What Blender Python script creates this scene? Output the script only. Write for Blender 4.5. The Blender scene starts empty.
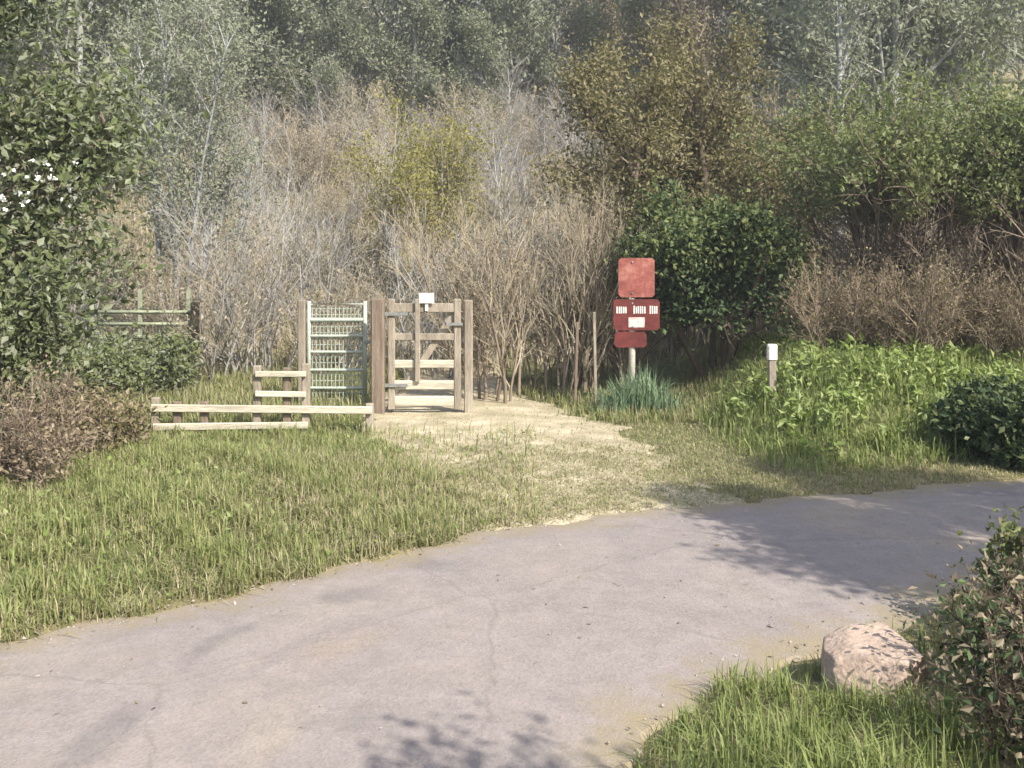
import bpy, math, random
import numpy as np
from mathutils import Vector, Matrix

rng = np.random.default_rng(7)
random.seed(7)
scn = bpy.context.scene
COL = scn.collection
R = math.radians
CAM_H, F, HOR = 1.6, 1000.0, 255.0          # eye height, focal length and horizon of the photograph in pixels


def at(px, py, z=0.0):
    """where the sight line of a photo pixel meets height z"""
    Y = (CAM_H - z) * F / (py - HOR)
    return ((px - 512) / F * Y, Y, z)


def X(px, Y):
    return (px - 512) / F * Y


def Zp(py, Y):
    return CAM_H + (HOR - py) / F * Y


# ------------------------------------------------------------------ terrain
FAR = np.array([(-30, -22), (-12, -4.5), (-7, 0.2), (-4, 2.55), (-2.7, 3.5), (-1.83, 4.32), (-1.1, 4.85), (-.35, 5.6), (.54, 6.1),
                (1.31, 6.34), (2.62, 6.75), (3.64, 7.1), (6, 8.1), (10, 10.3), (18, 16), (40, 34)], float)
NEAR = np.array([(-27, -24), (-9, -6.8), (-4, -2.4), (-1.2, .7), (-.2, 2.0), (.25, 2.8), (.45, 3.25), (.74, 3.68), (1.2, 3.92),
                 (1.6, 4.2), (2.14, 4.7), (2.72, 5.2), (5, 6.3), (9, 8.7), (18, 14.4), (40, 32)], float)


def sm(a, b, v):
    t = np.clip((v - a) / (b - a), 0, 1)
    return t * t * (3 - 2 * t)


def yfar(x):
    return np.interp(x, FAR[:, 0], FAR[:, 1])


def ynear(x):
    return np.interp(x, NEAR[:, 0], NEAR[:, 1])


def wob(x, y, s, k):
    return (np.sin(x * s + k) * np.cos(y * s * 1.13 + 2 * k) + .5 * np.sin(x * s * 2.3 + y * s * 1.9 + 3 * k)
            + .35 * np.cos(x * s * 4.7 - y * s * 3.9 + k)) / 1.85


def gz(x, y):
    x = np.asarray(x, float); y = np.asarray(y, float)
    d = y - yfar(x)
    n = ynear(x) - y
    z = .025 * wob(x, y, 2.1, .3) + .015 * wob(x, y, 6.3, 1.1)
    z = z * (sm(0, .3, d) + sm(0, .3, n)) * (1 - .7 * sm(-1.8, -1.2, x) * (1 - sm(1.4, 1.9, x)))
    z = z + .14 * sm(.1, 1.3, d) * (1 - sm(-1.6, -.5, x)) * (1 - sm(6.6, 8.3, y))
    z = z + .56 * sm(.55, 2.5, d) * sm(1.7, 3.0, x)
    h = np.maximum(y - 12.5, 0)
    z = z + .30 * (np.sqrt(h * h + 4) - 2) * (1 - .55 * sm(130, 300, y)) + .25 * sm(12, 20, y) * wob(x, y, .23, .9) + 1.6 * sm(35, 80, y) * wob(x, y, .05, .4)
    z = np.where(z > 40, 40 + 16 * (1 - np.exp(-np.maximum(z - 40, 0) / 16)), z)
    z = z + .10 * sm(.05, .8, n) + .06 * sm(.6, 2.0, n) * sm(1.5, 2.6, x)
    z = z + .03 * sm(-.05, .1, n) + .018 * sm(-.04, .12, d)
    inside = sm(.02, .3, -d) * sm(.02, .3, -n)
    return z - .04 * inside


def lane_z(x, y):
    a = np.maximum(yfar(x) - y, 0) + .05; b = np.maximum(y - ynear(x), 0) + .05; t = a / (a + b)
    return .014 + .035 * (1 - (2 * t - 1) ** 2) + .006 * wob(x, y, 3.0, .2)


def track_mask(x, y):
    """bare trodden apron between the lane and the gates (1 inside)"""
    lo = np.interp(y, [5.2, 6.2, 7.2, 8.5, 9.2, 10, 13, 20], [-.1, -.42, -.72, -1.3, -1.5, -1.55, -1.5, -2.2])
    hi = np.interp(y, [5.2, 6.2, 7.2, 8.5, 9.2, 10, 13, 20], [2.0, 1.7, 1.25, 1.1, 1.05, .6, -.2, -1.0])
    w = .18 * wob(x, y, 3.1, .7) + .10 * wob(x, y, 9, .2)
    return sm(-.15, .25, np.minimum(x - lo, hi - x) + w)


# ------------------------------------------------------------------ mesh helpers
class MB:
    def __init__(s):
        s.v, s.q, s.t, s.mi, s.mt, s.n = [], [], [], [], [], 0

    def quads(s, v, q, m=0):
        v = np.asarray(v, np.float32).reshape(-1, 3); q = np.asarray(q, np.int32).reshape(-1, 4)
        s.v.append(v); s.q.append(q + s.n); s.mi.append(np.full(len(q), m, np.int32)); s.n += len(v)

    def tris(s, v, t, m=0):
        v = np.asarray(v, np.float32).reshape(-1, 3); t = np.asarray(t, np.int32).reshape(-1, 3)
        s.v.append(v); s.t.append(t + s.n); s.mt.append(np.full(len(t), m, np.int32)); s.n += len(v)

    def box(s, c, size, rot=None, m=0, taper=1.0, bev=0.0):
        """box with a small chamfer all round its long edges"""
        hx, hy, hz = [a / 2 for a in size]
        b = min(bev, hx * .6, hy * .6) if bev else 0
        if b:
            ring = [(-hx + b, -hy), (hx - b, -hy), (hx, -hy + b), (hx, hy - b), (hx - b, hy), (-hx + b, hy), (-hx, hy - b), (-hx, -hy + b)]
        else:
            ring = [(-hx, -hy), (hx, -hy), (hx, hy), (-hx, hy)]
        k = len(ring)
        lv = [(-hz, 1)] + ([(hz - b, taper), (hz, taper * (1 - b / max(hx, .001) * .6))] if b else [(hz, taper)])
        V = [(x * f, y * f, z) for z, f in lv for x, y in ring]
        V += [(0, 0, -hz), (0, 0, hz)]
        V = np.array(V, float)
        if rot is not None:
            V = V @ np.array(rot).T
        V = V + np.array(c)
        Q = [(l * k + i, l * k + (i + 1) % k, (l + 1) * k + (i + 1) % k, (l + 1) * k + i) for l in range(len(lv) - 1) for i in range(k)]
        T = [((i + 1) % k, i, len(V) - 2) for i in range(k)]
        o = (len(lv) - 1) * k
        T += [(o + i, o + (i + 1) % k, len(V) - 1) for i in range(k)]
        n0 = s.n
        s.quads(V, Q, m)
        s.t.append(np.array(T, np.int32) + n0); s.mt.append(np.full(len(T), m, np.int32))

    def bar(s, a, b, w, h, m=0, bev=.006):
        """rectangular bar from a to b; w across, h up"""
        a = Vector(a); b = Vector(b); d = b - a
        zax = d.normalized()
        up = Vector((0, 0, 1)) if abs(zax.z) < .9 else Vector((0, 1, 0))
        yax = zax.cross(up).normalized(); xax = yax.cross(zax)
        rot = np.array([xax, yax, zax]).T
        s.box((a + b) / 2, (h, w, d.length), rot, m, bev=bev)

    def tube(s, pts, rad, n=5, m=0, cap=False):
        P = np.asarray(pts, float); k = len(P); rad = np.broadcast_to(np.asarray(rad, float), (k,))
        T = np.gradient(P, axis=0); T /= np.linalg.norm(T, axis=1)[:, None] + 1e-9
        ref = np.array([0, 0, 1.]) if abs(T[0, 2]) < .9 else np.array([1., 0, 0])
        A = np.cross(T, ref); A /= np.linalg.norm(A, axis=1)[:, None] + 1e-9
        B = np.cross(T, A)
        an = np.arange(n) * 2 * np.pi / n
        V = P[:, None] + rad[:, None, None] * (np.cos(an)[None, :, None] * A[:, None] + np.sin(an)[None, :, None] * B[:, None])
        i = np.arange(k - 1)[:, None] * n; j = np.arange(n)[None]; jn = (j + 1) % n
        Q = np.stack([i + j, i + jn, i + n + jn, i + n + j], -1).reshape(-1, 4)
        n0 = s.n
        s.quads(V.reshape(-1, 3), Q, m)
        if cap:
            T3 = [(n0 + 0, n0 + q + 1, n0 + q) for q in range(1, n - 1)] + [(n0 + (k - 1) * n, n0 + (k - 1) * n + q, n0 + (k - 1) * n + q + 1) for q in range(1, n - 1)]
            s.t.append(np.array(T3, np.int32)); s.mt.append(np.full(len(T3), m, np.int32))

    def leaves(s, c, size, m=0, aspect=.55, up=.15, r=rng, droop=0.0):
        c = np.asarray(c, float); n = len(c)
        a = r.normal(size=(n, 3)); a[:, 2] += up - droop; a /= np.linalg.norm(a, axis=1)[:, None]
        b = np.cross(a, r.normal(size=(n, 3))); b /= np.linalg.norm(b, axis=1)[:, None] + 1e-9
        nn = np.cross(a, b)
        l = (size * r.uniform(.45, 1.55, n))[:, None]; w = l * aspect * .5
        V = np.stack([c, c + a * l * .45 + b * w + nn * l * .08, c + a * l - nn * l * .1, c + a * l * .45 - b * w + nn * l * .08], 1)
        s.quads(V.reshape(-1, 3), np.arange(n * 4).reshape(-1, 4), m)

    def blades(s, p, h, w, lean=.5, m=0, r=rng):
        p = np.asarray(p, float); n = len(p)
        th = r.uniform(0, 2 * np.pi, n); dx = np.stack([np.cos(th), np.sin(th), np.zeros(n)], 1)
        sd = np.stack([-np.sin(th), np.cos(th), np.zeros(n)], 1)
        h = np.broadcast_to(h, (n,))[:, None]; ln = (np.abs(r.normal(size=n)) * lean)[:, None] * h
        w = np.broadcast_to(w, (n,))[:, None] * r.uniform(.6, 1.3, (n, 1))
        z = np.array([[0, 0, 1.]])
        mid = p + z * h * .55 + dx * ln * .35
        tip = p + z * h * np.clip(1 - (ln / h) * .45, .25, 1) + dx * ln
        V = np.stack([p - sd * w * .5, p + sd * w * .5, mid + sd * w * .42, mid - sd * w * .42, tip], 1).reshape(-1, 3)
        o = np.arange(n)[:, None] * 5
        n0 = s.n
        s.quads(V, o + np.array([[0, 1, 2, 3]]), m)
        s.t.append((o + np.array([[3, 2, 4]]) + n0).astype(np.int32)); s.mt.append(np.full(n, m, np.int32))

    def build(s, name, mats, parent=None, smooth=False):
        me = bpy.data.meshes.new(name)
        V = np.concatenate(s.v) if s.v else np.zeros((0, 3), np.float32)
        Q = np.concatenate(s.q) if s.q else np.zeros((0, 4), np.int32)
        T = np.concatenate(s.t) if s.t else np.zeros((0, 3), np.int32)
        me.vertices.add(len(V)); me.vertices.foreach_set('co', V.astype(np.float32).ravel())
        me.loops.add(Q.size + T.size); me.loops.foreach_set('vertex_index', np.concatenate([Q.ravel(), T.ravel()]).astype(np.int32))
        me.polygons.add(len(Q) + len(T))
        me.polygons.foreach_set('loop_start', np.concatenate([np.arange(len(Q)) * 4, Q.size + np.arange(len(T)) * 3]).astype(np.int32))
        mi = np.concatenate(s.mi + s.mt) if (s.mi or s.mt) else np.zeros(0, np.int32)
        me.polygons.foreach_set('material_index', mi.astype(np.int32))
        me.polygons.foreach_set('use_smooth', np.full(len(Q) + len(T), bool(smooth)))
        for m in (mats if isinstance(mats, (list, tuple)) else [mats]):
            me.materials.append(m)
        me.update(calc_edges=True)
        o = bpy.data.objects.new(name, me); COL.objects.link(o)
        if parent: o.parent = parent
        return o


def tag(o, label=None, cat=None, group=None, kind=None):
    if label: o['label'] = label
    if cat: o['category'] = cat
    if group: o['group'] = group
    if kind: o['kind'] = kind
    return o


def thing(name, loc, label, cat, group=None, rz=0.0):
    o = bpy.data.objects.new(name, None); COL.objects.link(o)
    o.location = loc; o.rotation_euler = (0, 0, rz); o.empty_display_size = .2
    return tag(o, label, cat, group)


def dup(o, loc, rz, sc=1.0, label=None):
    c = o.copy(); COL.objects.link(c); c.location = loc; c.rotation_euler = (0, 0, rz)
    c.scale = (sc, sc, sc) if not isinstance(sc, tuple) else sc
    if label: c['label'] = label
    for ch in list(o.children):
        d = ch.copy(); COL.objects.link(d); d.parent = c
        for g in ch.children:
            e = g.copy(); COL.objects.link(e); e.parent = d
    return c


# ------------------------------------------------------------------ materials
def newmat(name):
    m = bpy.data.materials.new(name); m.use_nodes = True
    nt = m.node_tree; nt.nodes.clear()
    return m, nt, lambda t, **k: _node(nt, t, **k)


def _node(nt, t, **k):
    n = nt.nodes.new(t)
    for a, b in k.items():
        if a.startswith('_'):
            n.inputs[a[1:].replace('_', ' ')].default_value = b
        else:
            setattr(n, a, b)
    return n


def ramp(N, stops):
    r = N('ShaderNodeValToRGB')
    while len(r.color_ramp.elements) < len(stops): r.color_ramp.elements.new(.5)
    for e, (p, c) in zip(r.color_ramp.elements, stops):
        e.position = p; e.color = (*c, 1) if len(c) == 3 else c
    return r


def leafmat(name, cols, trans=.3, rough=.6, spec=.25):
    """leaf or blade: every leaf picks its own tone; a share of the light goes through"""
    m, nt, N = newmat(name); L = nt.links.new
    g = N('ShaderNodeNewGeometry'); k = len(cols)
    r = ramp(N, [(i / max(k - 1, 1), c) for i, c in enumerate(cols)]); L(g.outputs['Random Per Island'], r.inputs[0])
    p = N('ShaderNodeBsdfPrincipled', _Roughness=rough); p.inputs['Specular IOR Level'].default_value = spec
    L(r.outputs[0], p.inputs['Base Color'])
    t = N('ShaderNodeBsdfTranslucent'); hs = N('ShaderNodeHueSaturation', _Saturation=1.15, _Value=1.2); L(r.outputs[0], hs.inputs['Color']); L(hs.outputs[0], t.inputs[0])
    mx = N('ShaderNodeMixShader', _Fac=trans); L(p.outputs[0], mx.inputs[1]); L(t.outputs[0], mx.inputs[2])
    o = N('ShaderNodeOutputMaterial'); L(mx.outputs[0], o.inputs[0])
    return m


def surf(name, c1, c2, scale=6.0, rough=.8, bump=.3, c3=None, fine=60.0, stretch=(1, 1, 1), metal=0.0, dist=.01):
    m, nt, N = newmat(name); L = nt.links.new
    tc = N('ShaderNodeTexCoord'); mp = N('ShaderNodeMapping'); mp.inputs['Scale'].default_value = stretch
    L(tc.outputs['Object'], mp.inputs[0])
    n1 = N('ShaderNodeTexNoise', _Scale=scale, _Detail=8.0, _Roughness=.65); L(mp.outputs[0], n1.inputs[0])
    n2 = N('ShaderNodeTexNoise', _Scale=fine, _Detail=4.0); L(mp.outputs[0], n2.inputs[0])
    st = [(.32, c1), (.68, c2)] if c3 is None else [(.3, c1), (.52, c2), (.72, c3)]
    r = ramp(N, st); L(n1.outputs[0], r.inputs[0])
    mx = N('ShaderNodeMixRGB', blend_type='OVERLAY', _Fac=.45); L(r.outputs[0], mx.inputs[1]); L(n2.outputs[0], mx.inputs[2])
    p = N('ShaderNodeBsdfPrincipled', _Roughness=rough, _Metallic=metal); p.inputs['Specular IOR Level'].default_value = .25
    L(mx.outputs[0], p.inputs['Base Color'])
    ad = N('ShaderNodeMath', operation='ADD'); L(n1.outputs[0], ad.inputs[0]); L(n2.outputs[0], ad.inputs[1])
    b = N('ShaderNodeBump', _Strength=bump, _Distance=dist); L(ad.outputs[0], b.inputs['Height']); L(b.outputs[0], p.inputs['Normal'])
    o = N('ShaderNodeOutputMaterial'); L(p.outputs[0], o.inputs[0])
    return m


def lane_mat():
    m, nt, N = newmat('worn_tarmac'); L = nt.links.new
    tc = N('ShaderNodeTexCoord'); V = tc.outputs['Object']
    big = N('ShaderNodeTexNoise', _Scale=.9, _Detail=6.0, _Roughness=.6, _Distortion=.6); L(V, big.inputs[0])
    med = N('ShaderNodeTexNoise', _Scale=7.0, _Detail=7.0, _Roughness=.7); L(V, med.inputs[0])
    vor = N('ShaderNodeTexVoronoi', _Scale=95.0); L(V, vor.inputs[0])
    fine = N('ShaderNodeTexNoise', _Scale=160.0, _Detail=3.0); L(V, fine.inputs[0])
    base = ramp(N, [(.25, (.160, .137, .126)), (.5, (.188, .162, .148)), (.75, (.208, .180, .150))]); L(big.outputs[0], base.inputs[0])
    agg = ramp(N, [(0, (.30, .29, .29)), (.35, (.5, .5, .5)), (1, (.76, .75, .72))]); L(vor.outputs['Color'], agg.inputs[0])
    m1 = N('ShaderNodeMixRGB', blend_type='OVERLAY', _Fac=.32); L(base.outputs[0], m1.inputs[1]); L(agg.outputs[0], m1.inputs[2])
    m2 = N('ShaderNodeMixRGB', blend_type='OVERLAY', _Fac=.3); L(m1.outputs[0], m2.inputs[1]); L(med.outputs[0], m2.inputs[2])
    # hairline cracks
    w = N('ShaderNodeMixRGB', _Fac=.12); L(V, w.inputs[1]); L(med.outputs['Color'], w.inputs[2])
    cr = N('ShaderNodeTexVoronoi', feature='DISTANCE_TO_EDGE', _Scale=.75); L(w.outputs[0], cr.inputs[0])
    crr = ramp(N, [(0, (1, 1, 1)), (.006, (0, 0, 0))]); L(cr.outputs[0], crr.inputs[0])
    cm = N('ShaderNodeMath', operation='MULTIPLY'); L(crr.outputs[0], cm.inputs[0]); L(big.outputs[0], cm.inputs[1])
    m3 = N('ShaderNodeMixRGB'); L(cm.outputs[0], m3.inputs[0]); L(m2.outputs[0], m3.inputs[1]); m3.inputs[2].default_value = (.13, .11, .10, 1)
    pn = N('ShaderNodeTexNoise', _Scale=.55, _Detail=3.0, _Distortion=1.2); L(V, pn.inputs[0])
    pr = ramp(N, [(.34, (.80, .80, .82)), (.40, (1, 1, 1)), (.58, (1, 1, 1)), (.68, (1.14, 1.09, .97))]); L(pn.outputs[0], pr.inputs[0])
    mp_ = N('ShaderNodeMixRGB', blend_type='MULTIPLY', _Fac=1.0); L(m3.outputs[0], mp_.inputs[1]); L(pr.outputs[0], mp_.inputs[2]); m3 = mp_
    # earth and grit swept to the edges
    at_ = N('ShaderNodeAttribute', attribute_name='edge')
    ed = N('ShaderNodeMath', operation='MULTIPLY_ADD', _Value=.0); L(med.outputs[0], ed.inputs[0]); ed.inputs[1].default_value = .9; L(at_.outputs['Fac'], ed.inputs[2])
    er = ramp(N, [(.52, (1, 1, 1)), (.88, (0, 0, 0))]); L(ed.outputs[0], er.inputs[0])
    m4 = N('ShaderNodeMixRGB'); L(er.outputs[0], m4.inputs[0]); L(m3.outputs[0], m4.inputs[1]); m4.inputs[2].default_value = (.20, .165, .105, 1)
    p = N('ShaderNodeBsdfPrincipled', _Roughness=.85); p.inputs['Specular IOR Level'].default_value = .25; L(m4.outputs[0], p.inputs['Base Color'])
    ad = N('ShaderNodeMath', operation='ADD'); L(vor.outputs[0], ad.inputs[0]); L(fine.outputs[0], ad.inputs[1])
    b = N('ShaderNodeBump', _Strength=.4, _Distance=.004); L(ad.outputs[0], b.inputs['Height'])
    b2 = N('ShaderNodeBump', _Strength=.14, _Distance=.02); L(med.outputs[0], b2.inputs['Height']); L(b.outputs[0], b2.inputs['Normal']); L(b2.outputs[0], p.inputs['Normal'])
    o = N('ShaderNodeOutputMaterial'); L(p.outputs[0], o.inputs[0])
    return m


def ground_mat():
    m, nt, N = newmat('earth_and_turf'); L = nt.links.new
    tc = N('ShaderNodeTexCoord'); V = tc.outputs['Object']
    n1 = N('ShaderNodeTexNoise', _Scale=2.2, _Detail=9.0, _Roughness=.68); L(V, n1.inputs[0])
    n2 = N('ShaderNodeTexNoise', _Scale=28.0, _Detail=6.0, _Roughness=.7); L(V, n2.inputs[0])
    gr = ramp(N, [(.3, (.075, .072, .032)), (.5, (.085, .10, .035)), (.7, (.13, .125, .055))]); L(n1.outputs[0], gr.inputs[0])
    dr = ramp(N, [(.3, (.12, .10, .055)), (.5, (.22, .18, .10)), (.7, (.30, .25, .15))]); L(n1.outputs[0], dr.inputs[0])
    a = N('ShaderNodeAttribute', attribute_name='dry')
    jig = N('ShaderNodeMath', operation='MULTIPLY_ADD'); L(n2.outputs[0], jig.inputs[0]); jig.inputs[1].default_value = 1.2; jig.inputs[2].default_value = -.6
    sm_ = N('ShaderNodeMath', operation='ADD', use_clamp=True); L(a.outputs['Fac'], sm_.inputs[0]); L(jig.outputs[0], sm_.inputs[1])
    mx = N('ShaderNodeMixRGB'); L(sm_.outputs[0], mx.inputs[0]); L(gr.outputs[0], mx.inputs[1]); L(dr.outputs[0], mx.inputs[2])
    ov = N('ShaderNodeMixRGB', blend_type='OVERLAY', _Fac=.6); L(mx.outputs[0], ov.inputs[1]); L(n2.outputs[0], ov.inputs[2])
    p = N('ShaderNodeBsdfPrincipled', _Roughness=.95); p.inputs['Specular IOR Level'].default_value = .1; L(ov.outputs[0], p.inputs['Base Color'])
    b = N('ShaderNodeBump', _Strength=.8, _Distance=.03); L(n2.outputs[0], b.inputs['Height']); L(b.outputs[0], p.inputs['Normal'])
    o = N('ShaderNodeOutputMaterial'); L(p.outputs[0], o.inputs[0])
    return m


M = {}
M['ground'] = ground_mat()
M['lane'] = lane_mat()
M['track'] = surf('trodden_dry_earth', (.19, .165, .10), (.31, .265, .175), 2.4, .95, .8, (.46, .40, .29), 45, dist=.02)
M['grit'] = leafmat('loose_grit', [(.16, .14, .12), (.30, .26, .21), (.24, .2, .17)], 0, .9)
M['wood_pale'] = surf('weathered_timber', (.145, .12, .09), (.30, .26, .20), 7, .85, .5, None, 80, (1, 1, .2))
M['wood_pale_rail'] = surf('weathered_rail', (.28, .25, .19), (.52, .48, .375), 5, .85, .5, None, 60, (.25, 3, 3))
M['wood_brown'] = surf('brown_timber', (.10, .075, .055), (.20, .155, .115), 8, .85, .6, None, 70, (3, 3, .3))
M['wood_dark'] = surf('dark_timber', (.022, .02, .012), (.05, .042, .027), 8, .85, .6, None, 70, (3, 3, .3))
M['green_metal'] = surf('pale_green_galvanised', (.23, .26, .21), (.36, .39, .325), 9, .55, .1, None, 90, metal=.15)
M['old_metal'] = surf('old_green_paint', (.15, .17, .105), (.26, .275, .185), 9, .6, .1, None, 90)
M['sign_red'] = surf('faded_red_paint', (.11, .028, .022), (.21, .065, .050), 11, .7, .1, (.31, .15, .115), 45)
M['sign_dark'] = surf('dark_red_paint', (.06, .013, .011), (.135, .028, .023), 10, .55, .05, None, 50)
M['sign_pale'] = surf('worn_pink_paint', (.34, .24, .21), (.58, .50, .46), 14, .7, .1, None, 50)
M['white'] = surf('white_paint', (.42, .38, .34), (.70, .66, .60), 25, .6, .05, None, 60)
M['post_white'] = surf('cream_post_paint', (.33, .30, .25), (.50, .46, .39), 12, .6, .1, None, 60)
M['iron'] = surf('galvanised_steel', (.18, .18, .17), (.3, .3, .28), 20, .5, .1, None, 80, metal=.6)
M['stone'] = surf('pink_sandstone', (.21, .16, .12), (.33, .25, .195), 6, .95, .8, (.26, .225, .15), 60, dist=.008)
M['bark_grey'] = surf('grey_bark', (.14, .14, .12), (.27, .27, .235), 7, .9, .8, None, 50, (2, 2, .5), dist=.02)
M['bark_pale'] = surf('birch_bark', (.13, .135, .13), (.27, .275, .265), 5, .8, .4, None, 40, (1, 1, 3))
M['bark_brown'] = surf('brown_bark', (.055, .042, .028), (.13, .10, .07), 8, .9, .8, None, 50, (2, 2, .5), dist=.02)
M['twig_tan'] = leafmat('tan_twigs', [(.17, .14, .095), (.30, .255, .18), (.22, .19, .135)], 0, .8)
M['twig_grey'] = leafmat('grey_twigs', [(.17, .165, .145), (.29, .275, .25), (.22, .205, .20)], 0, .8)
M['twig_brown'] = leafmat('brown_twigs', [(.10, .075, .053), (.21, .165, .12), (.15, .115, .085)], 0, .8)
M['twig_russet'] = leafmat('russet_twigs', [(.12, .09, .06), (.22, .17, .115), (.15, .115, .075)], 0, .8)
M['twig_dark'] = leafmat('dark_twigs', [(.028, .02, .013), (.10, .075, .052), (.05, .038, .025)], 0, .8)
M['leaf_ivy'] = leafmat('ivy_leaf', [(.045, .06, .022), (.10, .12, .048), (.07, .09, .032), (.16, .175, .085)], .25, .6, .2)
M['leaf_holly'] = leafmat('holly_leaf', [(.018, .030, .012), (.035, .055, .022), (.05, .075, .028), (.08, .11, .04)], .15, .6, .2)
M['leaf_fresh'] = leafmat('fresh_leaf', [(.12, .145, .05), (.17, .19, .07), (.10, .125, .042)], .38)
M['leaf_yellow'] = leafmat('yellow_green_leaf', [(.17, .165, .04), (.24, .225, .06), (.20, .18, .06)], .35)
M['leaf_olive'] = leafmat('olive_bud_leaf', [(.13, .115, .05), (.19, .165, .075), (.095, .09, .035), (.23, .20, .11)], .35)
M['leaf_sage'] = leafmat('grey_green_leaf', [(.15, .165, .105), (.22, .235, .155), (.18, .19, .13)], .35)
M['leaf_moss'] = leafmat('dull_green_leaf', [(.09, .11, .045), (.15, .17, .08), (.12, .13, .06)], .35)
M['leaf_dry'] = leafmat('dry_leaf', [(.15, .115, .07), (.23, .185, .12), (.11, .09, .055)], .2)
M['white_specks'] = leafmat('white_speck_leaf', [(.72, .72, .66), (.8, .8, .76)], .25)
M['grass'] = leafmat('verge_blade', [(.13, .16, .05), (.195, .22, .078), (.27, .27, .115), (.112, .14, .043)], .35)
M['grass_lush'] = leafmat('lush_blade', [(.12, .155, .045), (.175, .21, .065), (.24, .26, .10), (.095, .13, .036)], .35)
M['grass_dry'] = leafmat('straw_blade', [(.25, .22, .13), (.36, .31, .19), (.17, .17, .08), (.30, .25, .15)], .3)
M['bracken'] = leafmat('dead_bracken', [(.20, .17, .115), (.29, .25, .175), (.23, .20, .145)], .25)
M['nettle'] = leafmat('nettle_leaf', [(.14, .19, .045), (.20, .25, .07), (.28, .32, .13), (.10, .145, .033)], .35)
M['daff'] = leafmat('blue_green_blade', [(.085, .14, .07), (.14, .20, .11), (.20, .26, .155)], .3)
M['far'] = leafmat('far_bare_wood', [(.17, .17, .175), (.22, .22, .225), (.18, .19, .16), (.19, .185, .20)], .3)

# ------------------------------------------------------------------ the ground, the lane, the trodden apron
def axis(lo, hi, fl, fh, step, g=1.18):
    a = list(np.arange(fl, fh + 1e-6, step)); s = step
    while a[-1] < hi: s *= g; a.append(a[-1] + s)
    b = []; s = step; v = fl
    while v > lo: s *= g; v -= s; b.append(v)
    return np.array(b[::-1] + a)


def sheet(name, xs, ys, zf, mat, keep=None):
    Xg, Yg = np.meshgrid(xs, ys); Z = zf(Xg, Yg)
    V = np.stack([Xg, Yg, Z], -1).reshape(-1, 3); nx, ny = len(xs), len(ys)
    i = np.arange(ny - 1)[:, None] * nx; j = np.arange(nx - 1)[None]
    Q = np.stack([i + j, i + j + 1, i + nx + j + 1, i + nx + j], -1).reshape(-1, 4)
    if keep is not None:
        Q = Q[keep(V[Q].mean(1))]
        u, inv = np.unique(Q, return_inverse=True); V = V[u]; Q = inv.reshape(-1, 4)
    b = MB(); b.quads(V, Q)
    return b.build(name, mat, smooth=True), V


def attr(o, name, vals):
    a = o.data.attributes.new(name, 'FLOAT', 'POINT'); a.data.foreach_set('value', np.asarray(vals, np.float32))


ground, GV = sheet('ground', axis(-450, 450, -6, 6, .07), axis(-120, 600, 1.5, 14, .07), gz, M['ground'])
x, y = GV[:, 0], GV[:, 1]
d = y - yfar(x); n = ynear(x) - y
dry = np.maximum(.75 * track_mask(x, y) * (y < 16), sm(12.5, 15, y) * .75)
dry = np.maximum(dry, (1 - sm(.25, 1.1, d)) * (d > -.3) * sm(.8, 2.0, x) * .8)
dry = np.maximum(dry, .7 * (1 - sm(.05, .35, d)) * (d > -.3)); dry = np.maximum(dry, .7 * (1 - sm(.05, .3, n)) * (n > -.3))
attr(ground, 'dry', dry)
tag(ground, 'rough turf and hillside ground under the hedges', 'ground', kind='structure')


def resample(P, n):
    s = np.concatenate([[0], np.cumsum(np.linalg.norm(np.diff(P, axis=0), axis=1))])
    t = np.linspace(0, 1, n)
    return np.stack([np.interp(t * s[-1], s, P[:, k]) for k in (0, 1)], 1)


def lane():
    n, k = 900, 30
    A, B = resample(FAR, n), resample(NEAR, n)
    for P in (A, B):
        for _ in range(14): P[1:-1] = (P[:-2] + 2 * P[1:-1] + P[2:]) / 4
    nrm = A - B; w = np.linalg.norm(nrm, axis=1)[:, None]; nrm = nrm / w
    s = np.arange(n) * .11
    for P, sg, ph in ((A, 1, 0.), (B, -1, 2.)):
        P += sg * nrm * (.045 * np.sin(s * 5.1 + ph) + .03 * np.sin(s * 13.7 + ph) + .02 * np.sin(s * 29 + ph) + .07)[:, None]
    t = np.linspace(0, 1, k)
    P = A[:, None] * (1 - t)[None, :, None] + B[:, None] * t[None, :, None]
    z = .012 + .035 * (1 - (2 * t - 1) ** 2)[None] + .006 * wob(P[..., 0], P[..., 1], 3.0, .2)
    P[:, 0] = P[:, 1] + .05 * nrm; P[:, -1] = P[:, -2] - .05 * nrm; z[:, 0] = -.05; z[:, -1] = -.05
    V = np.concatenate([P, z[..., None]], -1).reshape(-1, 3)
    i = np.arange(n - 1)[:, None] * k; j = np.arange(k - 1)[None]
    Q = np.stack([i + j, i + k + j, i + k + j + 1, i + j + 1], -1).reshape(-1, 4)[:, ::-1]
    b = MB(); b.quads(V, Q); o = b.build('lane', M['lane'])
    attr(o, 'edge', (np.minimum(t, 1 - t)[None] * w * 1.25).ravel().clip(0, 1))
    tag(o, 'narrow worn tarmac lane bending across the foreground', 'lane', kind='structure')


lane()
trk, _ = sheet('track', np.arange(-2.6, 2.8, .05), np.arange(5.2, 16, .05),
               lambda x, y: gz(x, y) + .004 + .004 * track_mask(x, y), M['track'],
               keep=lambda c: (track_mask(c[:, 0], c[:, 1]) > .5) & (c[:, 1] > yfar(c[:, 0]) - .1))
tag(trk, 'pale trodden earth track from the lane to the gates', 'track', kind='structure')


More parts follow.
